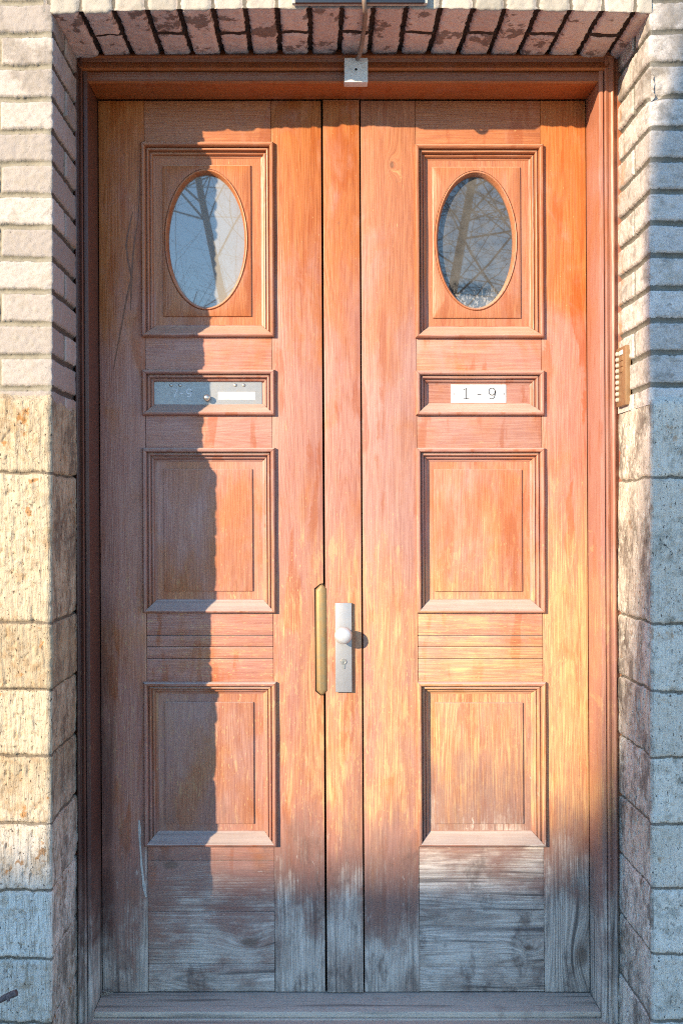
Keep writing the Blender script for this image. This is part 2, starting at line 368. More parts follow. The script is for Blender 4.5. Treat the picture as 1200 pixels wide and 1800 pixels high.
def metal_mat(name, col, rough, metal=1.0, scale=(1, 1, 1), amt=0.15, dirt=0.0, dirtcol=(0.1, 0.09, 0.07)):
    s = NT(name); x, y, z = s.sep(s.P)
    n = s.noise(s.comb(s.mul(x, scale[0]), s.mul(y, scale[1]), s.mul(z, scale[2])), 300, 4, 0.65); b = s.noise(s.P, 55, 5, 0.65)
    c = s.mix(s.mul(n, amt * 2), col, tuple(v * 0.7 for v in col))
    if dirt: c = s.mix(s.mul(s.ss(b, 0.45, 0.68), dirt), c, dirtcol)
    s.bump(n, 0.15, 0.0006)
    return s.fin(c, s.add(rough - 0.1, s.mul(b, 0.25)), 0.5, metal)
ALU = metal_mat('brushed_aluminium', (0.33, 0.33, 0.325), 0.42, 0.65, (0.1, 1, 1), amt=0.07, dirt=0.10, dirtcol=(0.30, 0.29, 0.27))
ALU_L = metal_mat('worn_aluminium', (0.42, 0.42, 0.42), 0.44, 0.55, (1, 1, 0.08), amt=0.12)
ALU_W = metal_mat('satin_aluminium', (0.66, 0.66, 0.65), 0.45, 0.5, (1, 1, 0.1))
BRASS = metal_mat('tarnished_brass', (0.34, 0.225, 0.10), 0.55, 0.45, dirt=0.7, dirtcol=(0.22, 0.20, 0.12))
BRASS_P = metal_mat('worn_brass_plate', (0.36, 0.22, 0.11), 0.45, 0.5, dirt=0.6, dirtcol=(0.26, 0.15, 0.08))
STEEL = metal_mat('nickel_pin', (0.68, 0.64, 0.56), 0.3, 0.9)
def plain(name, col, rough=0.5, spec=0.4, scale=60, amt=0.12):
    s = NT(name); n = s.noise(s.P, scale, 5, 0.65)
    c = s.mix(s.ss(n, 0.4, 0.75), col, tuple(v * (1 - amt * 2) for v in col)); s.bump(n, 0.15, 0.001); return s.fin(c, rough, spec)
WHITE_P = plain('white_plastic', (0.66, 0.65, 0.61), 0.45); PAPER = plain('white_paper', (0.80, 0.80, 0.79), 0.7)
INK = plain('grey_lettering', (0.085, 0.09, 0.10), 0.6); INK_L = plain('faint_print', (0.55, 0.56, 0.58), 0.7)
SCRATCH = plain('scratched_metal', (0.92, 0.92, 0.92), 0.6); DARK = plain('black_gap', (0.012, 0.010, 0.009), 0.9, 0.1)
CREAM = plain('yellowed_button', (0.52, 0.46, 0.36), 0.45); SIGNW = plain('white_sign_enamel', (0.78, 0.79, 0.80), 0.35); CABLE = plain('brown_cable', (0.26, 0.18, 0.13), 0.5)
ENAMEL = plain('dark_enamel', (0.022, 0.028, 0.042), 0.25, 0.5); MORTAR_L = plain('sign_rim_mortar', (0.60, 0.56, 0.46), 0.9, 0.1)
BARK = plain('grey_bark', (0.11, 0.09, 0.075), 0.9, 0.1, 25, 0.25); TWIGM = plain('twig_bark', (0.17, 0.125, 0.115), 0.85, 0.2, 220, 0.35)
DRYLEAF = plain('dry_leaf', (0.38, 0.32, 0.25), 0.8, 0.1, 200, 0.2); DRIP = plain('white_paint_drip', (0.62, 0.57, 0.50), 0.7, 0.2, 150, 0.2)

def glass_mat(name, dust, clear_z, refl):
    s = NT(name); x, y, z = s.sep(s.P)
    n = s.noise(s.P, 22, 6, 0.7); f = s.noise(s.P, 350, 3, 0.7)
    d = s.add(dust, s.mul(s.ma('SUBTRACT', n, 0.5), 0.5)); d = s.add(d, s.mul(s.ma('SUBTRACT', f, 0.5), 0.25))
    if clear_z is not None:                                               # wiped smear near the bottom
        q = s.vm('LENGTH', s.comb(s.mul(s.ma('SUBTRACT', x, clear_z[0]), 11), 0.0, s.mul(s.ma('SUBTRACT', z, clear_z[1]), 34)))
        sm = s.ss(s.add(q, s.mul(s.noise(s.comb(x, y, s.mul(z, 0.5)), 90, 4, 0.7), 1.6)), 1.7, 1.1)
        d = s.ma('MULTIPLY', d, s.ma('SUBTRACT', 1.0, s.mul(sm, 0.85)))
    rim = s.mul(s.ss(z, 0.68, 0.60), s.ss(s.noise(s.comb(x, y, s.mul(z, 0.6)), 130, 4, 0.7), 0.50, 0.58)); d = s.add(d, s.mul(rim, 0.55))
    d = s.ma('MAXIMUM', d, 0.02, clamp=True)
    dif = s.n('ShaderNodeBsdfDiffuse'); s.put(dif.inputs[0], (0.27, 0.26, 0.235))
    gl = s.n('ShaderNodeBsdfGlossy'); s.put(gl.inputs[0], (1.0, 0.90, 0.80)); gl.inputs['Roughness'].default_value = 0.015
    inn = s.n('ShaderNodeBsdfDiffuse'); s.put(inn.inputs[0], (0.012, 0.013, 0.015))
    m1 = s.n('ShaderNodeMixShader'); s.put(m1.inputs[0], s.ss(d, 0.0, 1.0)); s.t.links.new(inn.outputs[0], m1.inputs[1]); s.t.links.new(dif.outputs[0], m1.inputs[2])
    m2 = s.n('ShaderNodeMixShader'); m2.inputs[0].default_value = refl; s.t.links.new(m1.outputs[0], m2.inputs[1]); s.t.links.new(gl.outputs[0], m2.inputs[2])
    s.t.links.new(m2.outputs[0], s.out.inputs['Surface']); return s.m
GLASS_L = glass_mat('dusty_glass_left', 0.92, None, 0.14)
GLASS_R = glass_mat('dusty_glass_right', 0.34, (X(825, 2.97), Z(507, 2.97)), 0.125)

# ------------------------------------------------------------------ masonry as one height field per part
def grid_mesh(name, Pn, attrs, mats, parent):
    n0, n1, _ = Pn.shape
    me = bpy.data.meshes.new(name); me.vertices.add(n0 * n1); me.vertices.foreach_set('co', Pn.reshape(-1).astype(np.float32))
    i = np.arange(n0 - 1)[:, None] * n1 + np.arange(n1 - 1)[None, :]
    q = np.stack([i, i + 1, i + n1 + 1, i + n1], -1).reshape(-1, 4)
    me.loops.add(q.size); me.loops.foreach_set('vertex_index', q.reshape(-1).astype(np.int32))
    me.polygons.add(len(q)); me.polygons.foreach_set('loop_start', (np.arange(len(q)) * 4).astype(np.int32))
    me.polygons.foreach_set('use_smooth', np.ones(len(q), bool)); me.update(calc_edges=True)
    for k, v in attrs.items():
        a = me.attributes.new(k, 'FLOAT', 'POINT'); a.data.foreach_set('value', v.reshape(-1).astype(np.float32))
    me.validate(); return link(name, me, parent, mats)

XL, XR = -0.667, 0.864                                   # planes of the two reveals
PITCH = 0.0827
def pier_path(side, r):
    """arc-length samples from far outside to the back of the reveal: base point, normal, flat coordinate t (0 at the corner, + into the reveal)"""
    fine = np.arange(-0.42, 0.275, 0.0035); far = -0.42 - np.cumsum(np.linspace(0.005, 0.014, 200)); t = np.concatenate([far[::-1], fine])
    xc = XL if side < 0 else XR
    L = math.pi * r / 2
    out = np.zeros((len(t), 2)); nor = np.zeros((len(t), 2))
    for i, v in enumerate(t):
        if v < -L / 2: out[i] = (side * (r + (-v - L / 2)), 0); nor[i] = (0, -1)
        elif v > L / 2: out[i] = (0, r + (v - L / 2)); nor[i] = (-side, 0)
        else:
            a = (v + L / 2) / L * math.pi / 2
            nx, ny = -side * math.sin(a), -math.cos(a)
            out[i] = (side * r + nx * r, r + ny * r); nor[i] = (nx, ny)
    out[:, 0] += xc
    return t, out, nor

def pier_brick(side, parent):
    t, b, n = pier_path(side, 0.006)
    z = np.arange(0.262, 1.95, 0.0035); T, ZZ = np.meshgrid(t, z)
    sd = 3 if side < 0 else 31
    zph = Z(512, D0) if side < 0 else Z(507, D0)
    wav = (fbm(T * 9, ZZ * 3, 3, sd) - 0.5) * 0.010
    c = (ZZ + wav - zph) / PITCH; ci = np.floor(c); fz = (c - ci) * PITCH
    odd = (ci % 2 != 0)
    # bond: odd courses have a whole brick along the reveal, even ones two halves
    edges_r = np.where(odd, 9.0, 0.125)
    hw = np.where(odd, 0.137, 0.262)
    tt = T + (fbm(T * 30, ZZ * 12, 2, sd + 5) - 0.5) * 0.006
    dj_v = np.abs(tt - edges_r)
    fo = -tt - hw; k = np.round(fo / 0.262); dj_f = np.where(k >= -0.2, np.abs(fo - k * 0.262), 9)
    dj_v = np.minimum(dj_v, dj_f)
    idx = np.where(tt > edges_r, 50, np.where(-tt > hw, np.floor(fo / 0.262) + 2, 0))
    rag = (fbm(T * 170, ZZ * 170, 3, sd + 9) - 0.5)
    jh = 0.0064 + rag * 0.005
    front = T < 0
    dj_h = np.minimum(fz, PITCH - fz)
    jw = np.where(front, jh, jh * 1.15)
    m_h = 1 - sstep(dj_h, jw - 0.0012, jw + 0.0028); vw = np.where(front, jw * 0.6, 0.0085); m_v = 1 - sstep(dj_v, vw - 0.001, vw + 0.0025)
    mort = np.maximum(m_h, m_v)
    rnd = hash2(ci, idx, sd); rnd2 = hash2(ci, idx, sd + 77)
    rough = (fbm(T * 95, ZZ * 95, 3, sd + 2) - 0.5) * 0.0034 + (fbm(T * 14, ZZ * 14, 2, sd + 3) - 0.5) * 0.002
    edge = np.minimum(dj_h - jw, dj_v - vw); rnde = -0.0016 * (1 - sstep(edge, 0, 0.005))
    face = (rnd - 0.5) * 0.003 + rough + rnde
    mh = -0.0075 + (fbm(T * 50, ZZ * 90, 3, sd + 4) - 0.5) * 0.003 - 0.0035 * (1 - np.clip(np.abs(dj_h) / 0.004, 0, 1))
    h = face * (1 - mort) + mh * mort
    mh = mh * (1 - 0.7 * np.exp(-(T / 0.03) ** 2)); h = face * (1 - mort) + mh * mort
    # chipped arris
    cor = np.exp(-(T / 0.012) ** 2); h -= cor * sstep(fbm(ZZ * 55, T * 20, 3, sd + 21), 0.45, 0.8) * 0.004
    if side > 0:                                          # one broken, mortared-over corner
        dd = np.hypot((T + 0.005) / 0.05, (ZZ - Z(150, D0)) / 0.045); brk = 1 - sstep(dd, 0.6, 1.1)
        h -= brk * (0.012 + 0.012 * (fbm(T * 70, ZZ * 70, 3, 91) - 0.3)); mort = mort * (1 - brk) + brk * 0.30
    Pn = np.zeros(T.shape + (3,)); Pn[..., 0] = b[:, 0] + n[:, 0] * h; Pn[..., 1] = b[:, 1] + n[:, 1] * h; Pn[..., 2] = ZZ
    if side > 0: Pn = Pn[:, ::-1].copy(); mort = mort[:, ::-1].copy(); rnd2 = rnd2[:, ::-1].copy()
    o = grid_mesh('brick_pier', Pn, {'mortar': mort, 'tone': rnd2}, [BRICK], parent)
    return o

def pier_stone(side, parent):
    t, b, n = pier_path(side, 0.008 if side < 0 else 0.014)
    ZG = -1.62; ztop = Z(688, 2.54) if side < 0 else Z(690, 2.54)
    z = np.arange(ZG, ztop + 0.012, 0.0038); T, ZZ = np.meshgrid(t, z); sd = 101 if side < 0 else 151
    js = [832, 1095, 1213, 1330, 1449, 1567, 1686, 1800] if side < 0 else [840, 1098, 1218, 1334, 1451, 1565, 1681, 1798]
    jz = np.array([Z(v, 2.538) for v in js])
    wav = (fbm(T * 7, ZZ * 0.5 + 3, 3, sd) - 0.5) * 0.016 + (fbm(T * 45, ZZ * 8, 2, sd + 1) - 0.5) * 0.005
    zz = ZZ + wav
    d = np.min(np.abs(zz[..., None] - jz), -1); ci = np.sum(zz[..., None] < jz, -1)
    off = np.where(ci % 2 == 0, 0.42, 0.62); fo = -T - off; k = np.round(fo / 0.55); dv = np.where(k >= -0.2, np.abs(fo - k * 0.55), 9)
    dd = np.minimum(d, dv)
    jw = 0.0022 + (fbm(T * 120, ZZ * 120, 2, sd + 4) - 0.4) * 0.003
    mort = 1 - sstep(dd, jw, jw + 0.003)
    front = 1 - sstep(T, -0.006, 0.004)
    big = (fbm(T * 8, ZZ * 8, 3, sd + 6) - 0.5); med = (fbm(T * 40, ZZ * 34, 4, sd + 7) - 0.5)
    tool = (fbm(T * 150, ZZ * 16, 3, sd + 8) - 0.5)
    h = big * 0.004 + med * 0.0042 + tool * (0.0035 * front + 0.0015)
    pit = sstep(fbm(T * 90, ZZ * 60, 3, sd + 12), 0.64, 0.76); h -= pit * 0.004
    damp = 1 - 0.65 * np.exp(-(T / 0.035) ** 2); h *= damp
    h -= mort * 0.007 * damp; h -= 0.003 * damp * (1 - sstep(dd, 0, 0.014))
    h += (hash2(ci, np.zeros_like(ci), sd) - 0.5) * 0.004
    cor = np.exp(-(T / 0.014) ** 2); h -= cor * sstep(fbm(ZZ * 40, T * 15, 3, sd + 21), 0.42, 0.8) * 0.004
    # a worn sloping offset at the top where the brick stands back
    top = sstep(zz, ztop - 0.030 + (fbm(T * 25, T * 0, 2, sd) - 0.5) * 0.02, ztop + 0.004)
    h = (0.022 * front + 0.001 + h) * (1 - top) + top * (-0.012)
    mort = np.maximum(mort, 0)
    Pn = np.zeros(T.shape + (3,)); Pn[..., 0] = b[:, 0] + n[:, 0] * h; Pn[..., 1] = b[:, 1] + n[:, 1] * h; Pn[..., 2] = ZZ
    tone = hash2(ci, np.zeros_like(ci), sd + 9)
    if side > 0: Pn = Pn[:, ::-1].copy(); mort = mort[:, ::-1].copy(); tone = tone[:, ::-1].copy()
    return grid_mesh('stone_base', Pn, {'mortar': mort, 'tone': tone}, [STONE], parent)

SOFZ = Z(24, D0)
def camber(x): return 0.013 * (1 - ((x - 0.1) / 0.78) ** 2)
def lintel(parent):
    x = np.arange(-0.692, 0.872, 0.0032); t = np.concatenate([-np.arange(0.30, 0.05, -0.006), np.arange(-0.05, 0.285, 0.0032)])   # t<0 front (up), t>0 soffit (back)
    Xg, T = np.meshgrid(x, t); sd = 211
    fan = (Xg - 0.1) * (1 + 0.10 * np.clip(-T, 0, 1) * 0)                      # bricks stand upright
    p = 0.0838; c = (fan + (fbm(Xg * 8, T * 8, 2, sd) - 0.5) * 0.008 - X(190, D0)) / p; ci = np.floor(c); f = (c - ci) * p
    rag = (fbm(Xg * 150, T * 150, 3, sd + 1) - 0.5)
    soff = sstep(T, -0.002, 0.006)
    jw = (0.0070 - 0.0025 * (1 - soff)) + rag * 0.008; d = np.minimum(f, p - f)
    m1 = 1 - sstep(d, jw - 0.002, jw + 0.002)
    half = (ci % 2 == 0); dv = np.where(half & (T > 0.02), np.abs(T - 0.135 + (fbm(Xg * 20, T * 0, 2, sd + 3) - 0.5) * 0.012), 9)
    m2 = 1 - sstep(dv, 0.0065 + rag * 0.006, 0.0105 + rag * 0.006)
    mort = np.maximum(m1, m2); idx = np.where(half & (T > 0.135), 1, 0)
    edge = np.minimum(d - jw, dv - 0.009)
    h = (hash2(ci, idx, sd + 5) - 0.5) * 0.006 + (fbm(Xg * 55, T * 55, 4, sd + 6) - 0.5) * 0.006 - 0.003 * (1 - sstep(edge, 0, 0.01))
    h = h * (1 - mort) + mort * ((-0.016 * (m1 > m2) - 0.005 * (m1 <= m2)) * soff + -0.005 * (1 - soff) + rag * 0.003)
    r = 0.004; L = math.pi * r / 2
    by = np.where(T < -L / 2, 0, np.where(T > L / 2, r + T - L / 2, 0)); bz = np.where(T < -L / 2, r - T - L / 2, 0.0)
    a = np.clip((T + L / 2) / L, 0, 1) * math.pi / 2; ny = -np.cos(a); nzz = -np.sin(a)
    mid = (T >= -L / 2) & (T <= L / 2); by = np.where(mid, r + ny * r, by); bz = np.where(mid, r + nzz * r, bz)
    Pn = np.zeros(T.shape + (3,)); Pn[..., 0] = Xg; Pn[..., 1] = by + ny * h - 0.0012; Pn[..., 2] = SOFZ + bz + nzz * h + camber(Xg)
    Pn = Pn[::-1].copy(); 
    return grid_mesh('brick_lintel', Pn, {'mortar': mort[::-1].copy(), 'tone': hash2(ci, idx, sd + 9)[::-1].copy()}, [SOFFIT], parent)

wall = tag(empty('house_wall', (0.1, 0.15, -1.62)), 'pale brick house wall around the door, brick lintel above and tooled sandstone base below', 'wall')
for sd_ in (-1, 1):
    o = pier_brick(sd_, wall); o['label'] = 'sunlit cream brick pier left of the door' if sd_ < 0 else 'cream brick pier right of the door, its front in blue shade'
    o = pier_stone(sd_, wall); o['label'] = 'warm buff sandstone blocks with vertical tool marks, left of the door' if sd_ < 0 else 'grey shaded sandstone blocks right of the door'
o = lintel(wall); o['label'] = 'row of upright bricks over the door with dark stained undersides'
core = MB(); core.box(-2.55, XL - 0.03, 0.03, 0.42, -1.62, 1.95); core.box(XR + 0.03, 2.75, 0.03, 0.42, -1.62, 1.95)
core.box(XL - 0.03, XR + 0.03, 0.03, 0.42, 1.345, 1.95); core.box(XL - 0.04, XR + 0.04, -0.001, 0.03, 1.585, 1.95)
core.build('wall_core', MORTAR_L, wall, sm=0)

# ------------------------------------------------------------------ pavement outside
def ground():
    s = NT('paving'); x, y, z = s.sep(s.P)
    br = s.n('ShaderNodeTexBrick'); s.put(br.inputs['Vector'], s.comb(x, y, 0.0)); br.inputs['Scale'].default_value = 2.2
    s.put(br.inputs['Color1'], (0.60, 0.57, 0.52)); s.put(br.inputs['Color2'], (0.52, 0.49, 0.45)); s.put(br.inputs['Mortar'], (0.12, 0.11, 0.10))
    br.inputs['Mortar Size'].default_value = 0.012
    c = s.mix(s.mul(s.noise(s.P, 6, 6, 0.65), 0.5), br.outputs[0], (0.18, 0.17, 0.15)); m = s.fin(c, 0.9, 0.1)
    b = MB(); b.faces([(-150, -150, -1.62), (150, -150, -1.62), (150, 0.5, -1.62), (-150, 0.5, -1.62)], [(0, 1, 2, 3)])
    return tag(b.build('pavement', m, sm=0), kind='structure')
ground()

# ------------------------------------------------------------------ door frame
DF = D0 + 0.25; DD = D0 + 0.378; YF = 0.25; YD = 0.378
JL, JR = X(158, DF), X(1055, DF); HEADZ = Z(143, DF); SILLZ = -1.4355; LOWZ = -1.457
frame = tag(empty('door_frame', (0.1, YF, LOWZ)), 'reddish brown timber door frame with worn jambs set inside the brick reveal', 'door frame')
def jamb(side):
    e = JL if side < 0 else JR; s = side
    pr = [(0, YD + 0.045), (0, YF + 0.010), (0.002, YF + 0.006), (0.011, YF + 0.004), (0.013, YF + 0.004), (0.0135, YF + 0.010), (0.016, YF + 0.010), (0.0165, YF - 0.002),
          (0.019, YF - 0.005), (0.023, YF - 0.004), (0.028, YF + 0.000), (0.034, YF + 0.000), (0.0385, YF - 0.003), (0.042, YF - 0.002), (0.044, YF + 0.004), (0.052, YF + 0.012), (0.075, YF + 0.015), (0.075, YD + 0.045)]
    if side < 0: pr = [(u * 0.90, v) for u, v in pr]
    zs = np.linspace(LOWZ - 0.02, HEADZ + 0.10, 40)
    vs = [(e + s * u, v, zz) for zz in zs for u, v in pr]; n = len(pr); fs = []
    for i in range(len(zs) - 1):
        for k in range(n): fs.append((i * n + k, i * n + (k + 1) % n, (i + 1) * n + (k + 1) % n, (i + 1) * n + k))
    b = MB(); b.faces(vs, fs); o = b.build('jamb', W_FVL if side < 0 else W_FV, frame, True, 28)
    o['label'] = 'shaded left jamb with scraped paint' if side < 0 else 'sunlit right jamb with grey weathered foot'
jamb(-1); jamb(1)
def head():
    e = HEADZ
    pr = [(0.014, YD + 0.045), (0.014, YD - 0.003), (0, YD - 0.004), (0, YF + 0.014), (0.004, YF + 0.008), (0.008, YF + 0.006), (0.028, YF + 0.006), (0.0285, YF + 0.012), (0.031, YF + 0.012), (0.0315, YF + 0.001), (0.036, YF - 0.006), (0.045, YF - 0.004),
          (0.056, YF + 0.004), (0.066, YF + 0.002), (0.070, YF - 0.003), (0.074, YF - 0.003), (0.075, YF + 0.012), (0.12, YF + 0.016), (0.12, YD + 0.045)]
    xs = np.linspace(JL - 0.045, JR + 0.050, 40); n = len(pr); fs = []
    vs = []
    for x in xs:
        for u, v in pr:
            lo, hi = JL - u * 0.62, JR + u * 0.66
            vs.append((min(max(x, lo + 0.0012), hi - 0.0012), v, e + u))
    for i in range(len(xs) - 1):
        for k in range(n): fs.append((i * n + k, i * n + (k + 1) % n, (i + 1) * n + (k + 1) % n, (i + 1) * n + k))
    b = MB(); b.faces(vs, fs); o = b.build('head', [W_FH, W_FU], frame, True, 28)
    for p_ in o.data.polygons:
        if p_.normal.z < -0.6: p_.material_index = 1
head()
b = MB(); b.box(JL + 0.001, JR - 0.001, YF + 0.018, YD + 0.06, SILLZ - 0.018, SILLZ, 0.004); b.box(JL - 0.02, JR + 0.02, YF + 0.012, YD + 0.05, SILLZ - 0.05, SILLZ - 0.0185, 0.001)
b.build('threshold', SILL, frame, True)
b = MB(); b.box(XL + 0.003, XR - 0.003, 0.10, YF + 0.03, -1.50, LOWZ, 0.006); b.box(XL + 0.004, XR - 0.004, 0.06, YF + 0.2, -1.63, -1.502, 0.006); b.build('lower_sill', SILL, frame)
b = MB(); b.box(JL - 0.06, JR + 0.06, YD + 0.046, YD + 0.09, -1.5, 1.34); b.build('backing_board', DARK, frame, sm=0)

# ------------------------------------------------------------------ door leaves
def xd(px, dd=0.0): return X(px, DD + dd)
def zd(py, dd=0.0): return Z(py, DD + dd)
PROF = [(0, 0.002), (0, -0.009), (0.0015, -0.012), (0.0045, -0.0145), (0.009, -0.0145), (0.0120, -0.012), (0.0132, -0.007), (0.0134, 0.004), (0.0166, 0.004), (0.0168, -0.001),
        (0.0190, -0.0020), (0.0215, -0.0012), (0.0232, 0.002), (0.0234, 0.012), (0.0268, 0.012), (0.0270, 0.0080), (0.0300, 0.0090), (0.0325, 0.0125), (0.0328, 0.0175), (0.0370, 0.0190), (0.0395, 0.0195), (0.0395, 0.026)]
PROF_LOW = [(0, 0.002), (0, -0.009), (0.0015, -0.012), (0.0045, -0.0145), (0.0085, -0.0148), (0.0105, -0.0136), (0.0120, -0.0105), (0.0180, -0.0040), (0.0250, 0.0040), (0.0300, 0.0105), (0.0335, 0.0160), (0.0370, 0.0190), (0.0395, 0.0195), (0.0395, 0.026)]
PANEL_Y = YD + 0.0205
def moulding(x0, x1, y0, y1, parent):
    """mitred bolection moulding; px edges"""
    X0, X1, Z0, Z1 = X(x0, DD - 0.009), X(x1, DD - 0.009), Z(y1, DD - 0.009), Z(y0, DD - 0.009)
    b = MB(); n = len(PROF); gap = 0.0004
    def member(P0, P1, inn, mi, PROF=PROF):
        n = len(PROF)
        (ax, az), (bx, bz) = P0, P1; dx, dz = bx - ax, bz - az; Ln = math.hypot(dx, dz); ux, uz = dx / Ln, dz / Ln; vs = []; fs = []; K = 14
        for i in range(K + 1):
            q = i / K
            for a, w in PROF:
                s0, s1 = a + gap, Ln - a - gap; p = s0 + (s1 - s0) * q
                jit = 0.0005 * math.sin(p * 23 + ax * 40 + az * 17)
                vs.append((ax + ux * p + inn[0] * a, YD + w + jit, az + uz * p + inn[1] * a))
        for i in range(K):
            for k in range(n - 1): fs.append((i * n + k, i * n + k + 1, (i + 1) * n + k + 1, (i + 1) * n + k))
        fs += [tuple(range(n)), tuple(K * n + k for k in range(n))]
        b.faces(vs, fs, mi)
    member((X0, Z0), (X1, Z0), (0, 1), 1, PROF_LOW); member((X1, Z1), (X0, Z1), (0, -1), 1); member((X1, Z0), (X1, Z1), (-1, 0), 0); member((X0, Z1), (X0, Z0), (1, 0), 0)
    return b.build('moulding', [W_V, W_H], parent, True, 32)
def board(name, x0, x1, y0, y1, mat, parent, dy=0.0, th=0.04, bev=0.0008):
    b = MB(); b.box(x0, x1, YD + dy, YD + dy + th, y0, y1, bev); return b.build(name, mat, parent, True)
def field_panel(mx, my, fx, fy, parent):
    """flat panel with a raised field; px"""
    b = MB(); e = 0.030
    b.box(X(mx[0], DD) + 0.012, X(mx[1], DD) - 0.012, PANEL_Y, PANEL_Y + 0.02, Z(my[1], DD) + 0.012, Z(my[0], DD) - 0.012)
    d = PANEL_Y + D0 - 0.005
    b.box(X(fx[0], d), X(fx[1], d), PANEL_Y - 0.0058, PANEL_Y + 0.01, Z(fy[1], d), Z(fy[0], d), 0.0022)
    return b.build('panel', W_P, parent, True)
def ell(cx, cz, rx, rz, th): return (cx + rx * math.cos(th), cz + rz * math.sin(th))
def window_panel(mx, my, fx, fy, gx, gy, glass, parent):
    d = PANEL_Y + D0 - 0.005; dg = PANEL_Y + 0.016 + D0; N = 128
    cx, cz = (X(gx[0], dg) + X(gx[1], dg)) / 2, (Z(gy[0], dg) + Z(gy[1], dg)) / 2
    rx, rz = (X(gx[1], dg) - X(gx[0], dg)) / 2, (Z(gy[0], dg) - Z(gy[1], dg)) / 2
    fx0, fx1, fz0, fz1 = X(fx[0], d), X(fx[1], d), Z(fy[1], d), Z(fy[0], d)
    mx0, mx1, mz0, mz1 = X(mx[0], DD) + 0.012, X(mx[1], DD) - 0.012, Z(my[1], DD) + 0.012, Z(my[0], DD) - 0.012
    # angles include the corner directions so the rectangles stay sharp
    ths = sorted(set([2 * math.pi * k / N for k in range(N)] + [math.atan2(zz - cz, xx - cx) % (2 * math.pi) for xx in (fx0, fx1, mx0, mx1) for zz in (fz0, fz1, mz0, mz1)]))
    def rect(th, a0, a1, b0, b1):
        c, s = math.cos(th), math.sin(th); ts = []
        if c > 1e-9: ts.append((a1 - cx) / c)
        if c < -1e-9: ts.append((a0 - cx) / c)
        if s > 1e-9: ts.append((b1 - cz) / s)
        if s < -1e-9: ts.append((b0 - cz) / s)
        q = min(ts); return cx + c * q, cz + s * q
    def elr(th, k):                                       # ellipse point in direction th
        a, c_ = rx + k, rz + k; r_ = 1 / math.sqrt((math.cos(th) / a) ** 2 + (math.sin(th) / c_) ** 2); return cx + r_ * math.cos(th), cz + r_ * math.sin(th)
    yf = PANEL_Y - 0.0058
    rings = []
    rings.append([rect(t, mx0, mx1, mz0, mz1) + (PANEL_Y,) for t in ths]); rings.append([rect(t, fx0, fx1, fz0, fz1) + (PANEL_Y,) for t in ths])
    rings.append([rect(t, fx0 + .0003, fx1 - .0003, fz0 + .0003, fz1 - .0003) + (yf + 0.0012,) for t in ths]); rings.append([rect(t, fx0 + .0024, fx1 - .0024, fz0 + .0024, fz1 - .0024) + (yf,) for t in ths])
    for k, w in ((0.0125, 0.0), (0.0122, 0.0028), (0.0112, 0.0030), (0.0105, 0.0), (0.0085, -0.0022), (0.006, -0.0015), (0.0035, 0.003), (0.002, 0.009), (0.0004, 0.012), (0.0, 0.028)):
        rings.append([elr(t, k) + (yf + w,) for t in ths])
    M = len(ths); vs = [(a, c_, b_) for r_ in rings for a, b_, c_ in r_]; fs = []
    for i in range(len(rings) - 1):
        for k in range(M): fs.append((i * M + k, i * M + (k + 1) % M, (i + 1) * M + (k + 1) % M, (i + 1) * M + k))
    b = MB(); b.faces(vs, fs); p = b.build('panel', W_P, parent, True, 30)
    g = MB(); g.prism([ell(cx, cz, rx + 0.004, rz + 0.004, 2 * math.pi * k / 96) for k in range(96)], PANEL_Y + 0.016, PANEL_Y + 0.020)
    g.build('oval_glass', glass, p, True, 0)
    return p

def leaf(name, label, SX, MX, FX, win, gl, glass, rails, mids, low, kick, kmat, stile_mats, base):
    """SX: px edges of stile | rails | stile; MX moulding px; FX field px"""
    r = tag(empty(name, base), label, 'door leaf')
    zt, zb = 1.197, SILLZ + 0.003; g = 0.0006
    board('stile', xd(SX[0]), xd(SX[1]) - g, zb, zt, stile_mats[0], r); board('stile', xd(SX[2]) + g, xd(SX[3]), zb, zt, stile_mats[1], r)
    x0, x1 = xd(SX[1]) + g, xd(SX[2]) - g
    for (a, c) in rails:
        board('rail', x0, x1, zd(c), zd(a) if a > 150 else zt, W_H, r, 0.0006)
    # grooved lock rail: three boards with V joints in one part
    b = MB(); ys = [mids[0], mids[1], mids[2], mids[3], mids[4]]
    for i in range(4): b.box(x0, x1, YD + 0.0006, YD + 0.04, zd(ys[i + 1]) + 0.0007, zd(ys[i]) - 0.0007, 0.0016)
    b.build('grooved_rail', W_H, r, True)
    b = MB()
    for i in range(len(kick) - 1): b.box(x0, x1, YD + 0.0004 + 0.0008 * (i % 2), YD + 0.04, (zd(kick[i + 1]) if i < len(kick) - 2 else zb) + 0.0005, zd(kick[i]) - 0.0005, 0.0009)
    b.build('kickboard', kmat, r, True)
    # panels and their mouldings
    moulding(MX[0], MX[1], win[0], win[1], r); window_panel(MX, win[:2], FX, win[2:], gl[:2], gl[2:], glass, r)
    for (a, c, fa, fc) in low:
        moulding(MX[0], MX[1], a, c, r)
        if fa: field_panel(MX, (a, c), FX, (fa, fc), r)
        else:
            b = MB(); b.box(X(MX[0], DD) + 0.012, X(MX[1], DD) - 0.012, PANEL_Y, PANEL_Y + 0.02, Z(c, DD) + 0.012, Z(a, DD) - 0.012); b.build('panel', W_H, r, True)
    return r
left = leaf('door_leaf', 'left door leaf, half in shadow, with metal plate scratched 7-9 below its oval window', (176.8, 257, 479, 567.2), (250.5, 484), (288.5, 443.5),
            (249, 592, 290, 556), (299.8, 432.5, 308, 541), GLASS_L, [(100, 256), (586, 656), (724, 793), ], (1072, 1117, 1137, 1158, 1205),
            [(649.5, 730, None, None), (787, 1078, 824, 1039), (1199, 1489, 1234, 1448)], (1483, 1513, 1603, 1694, 1745), W_KL, (W_V, W_ST), (xd(173), YD, SILLZ))
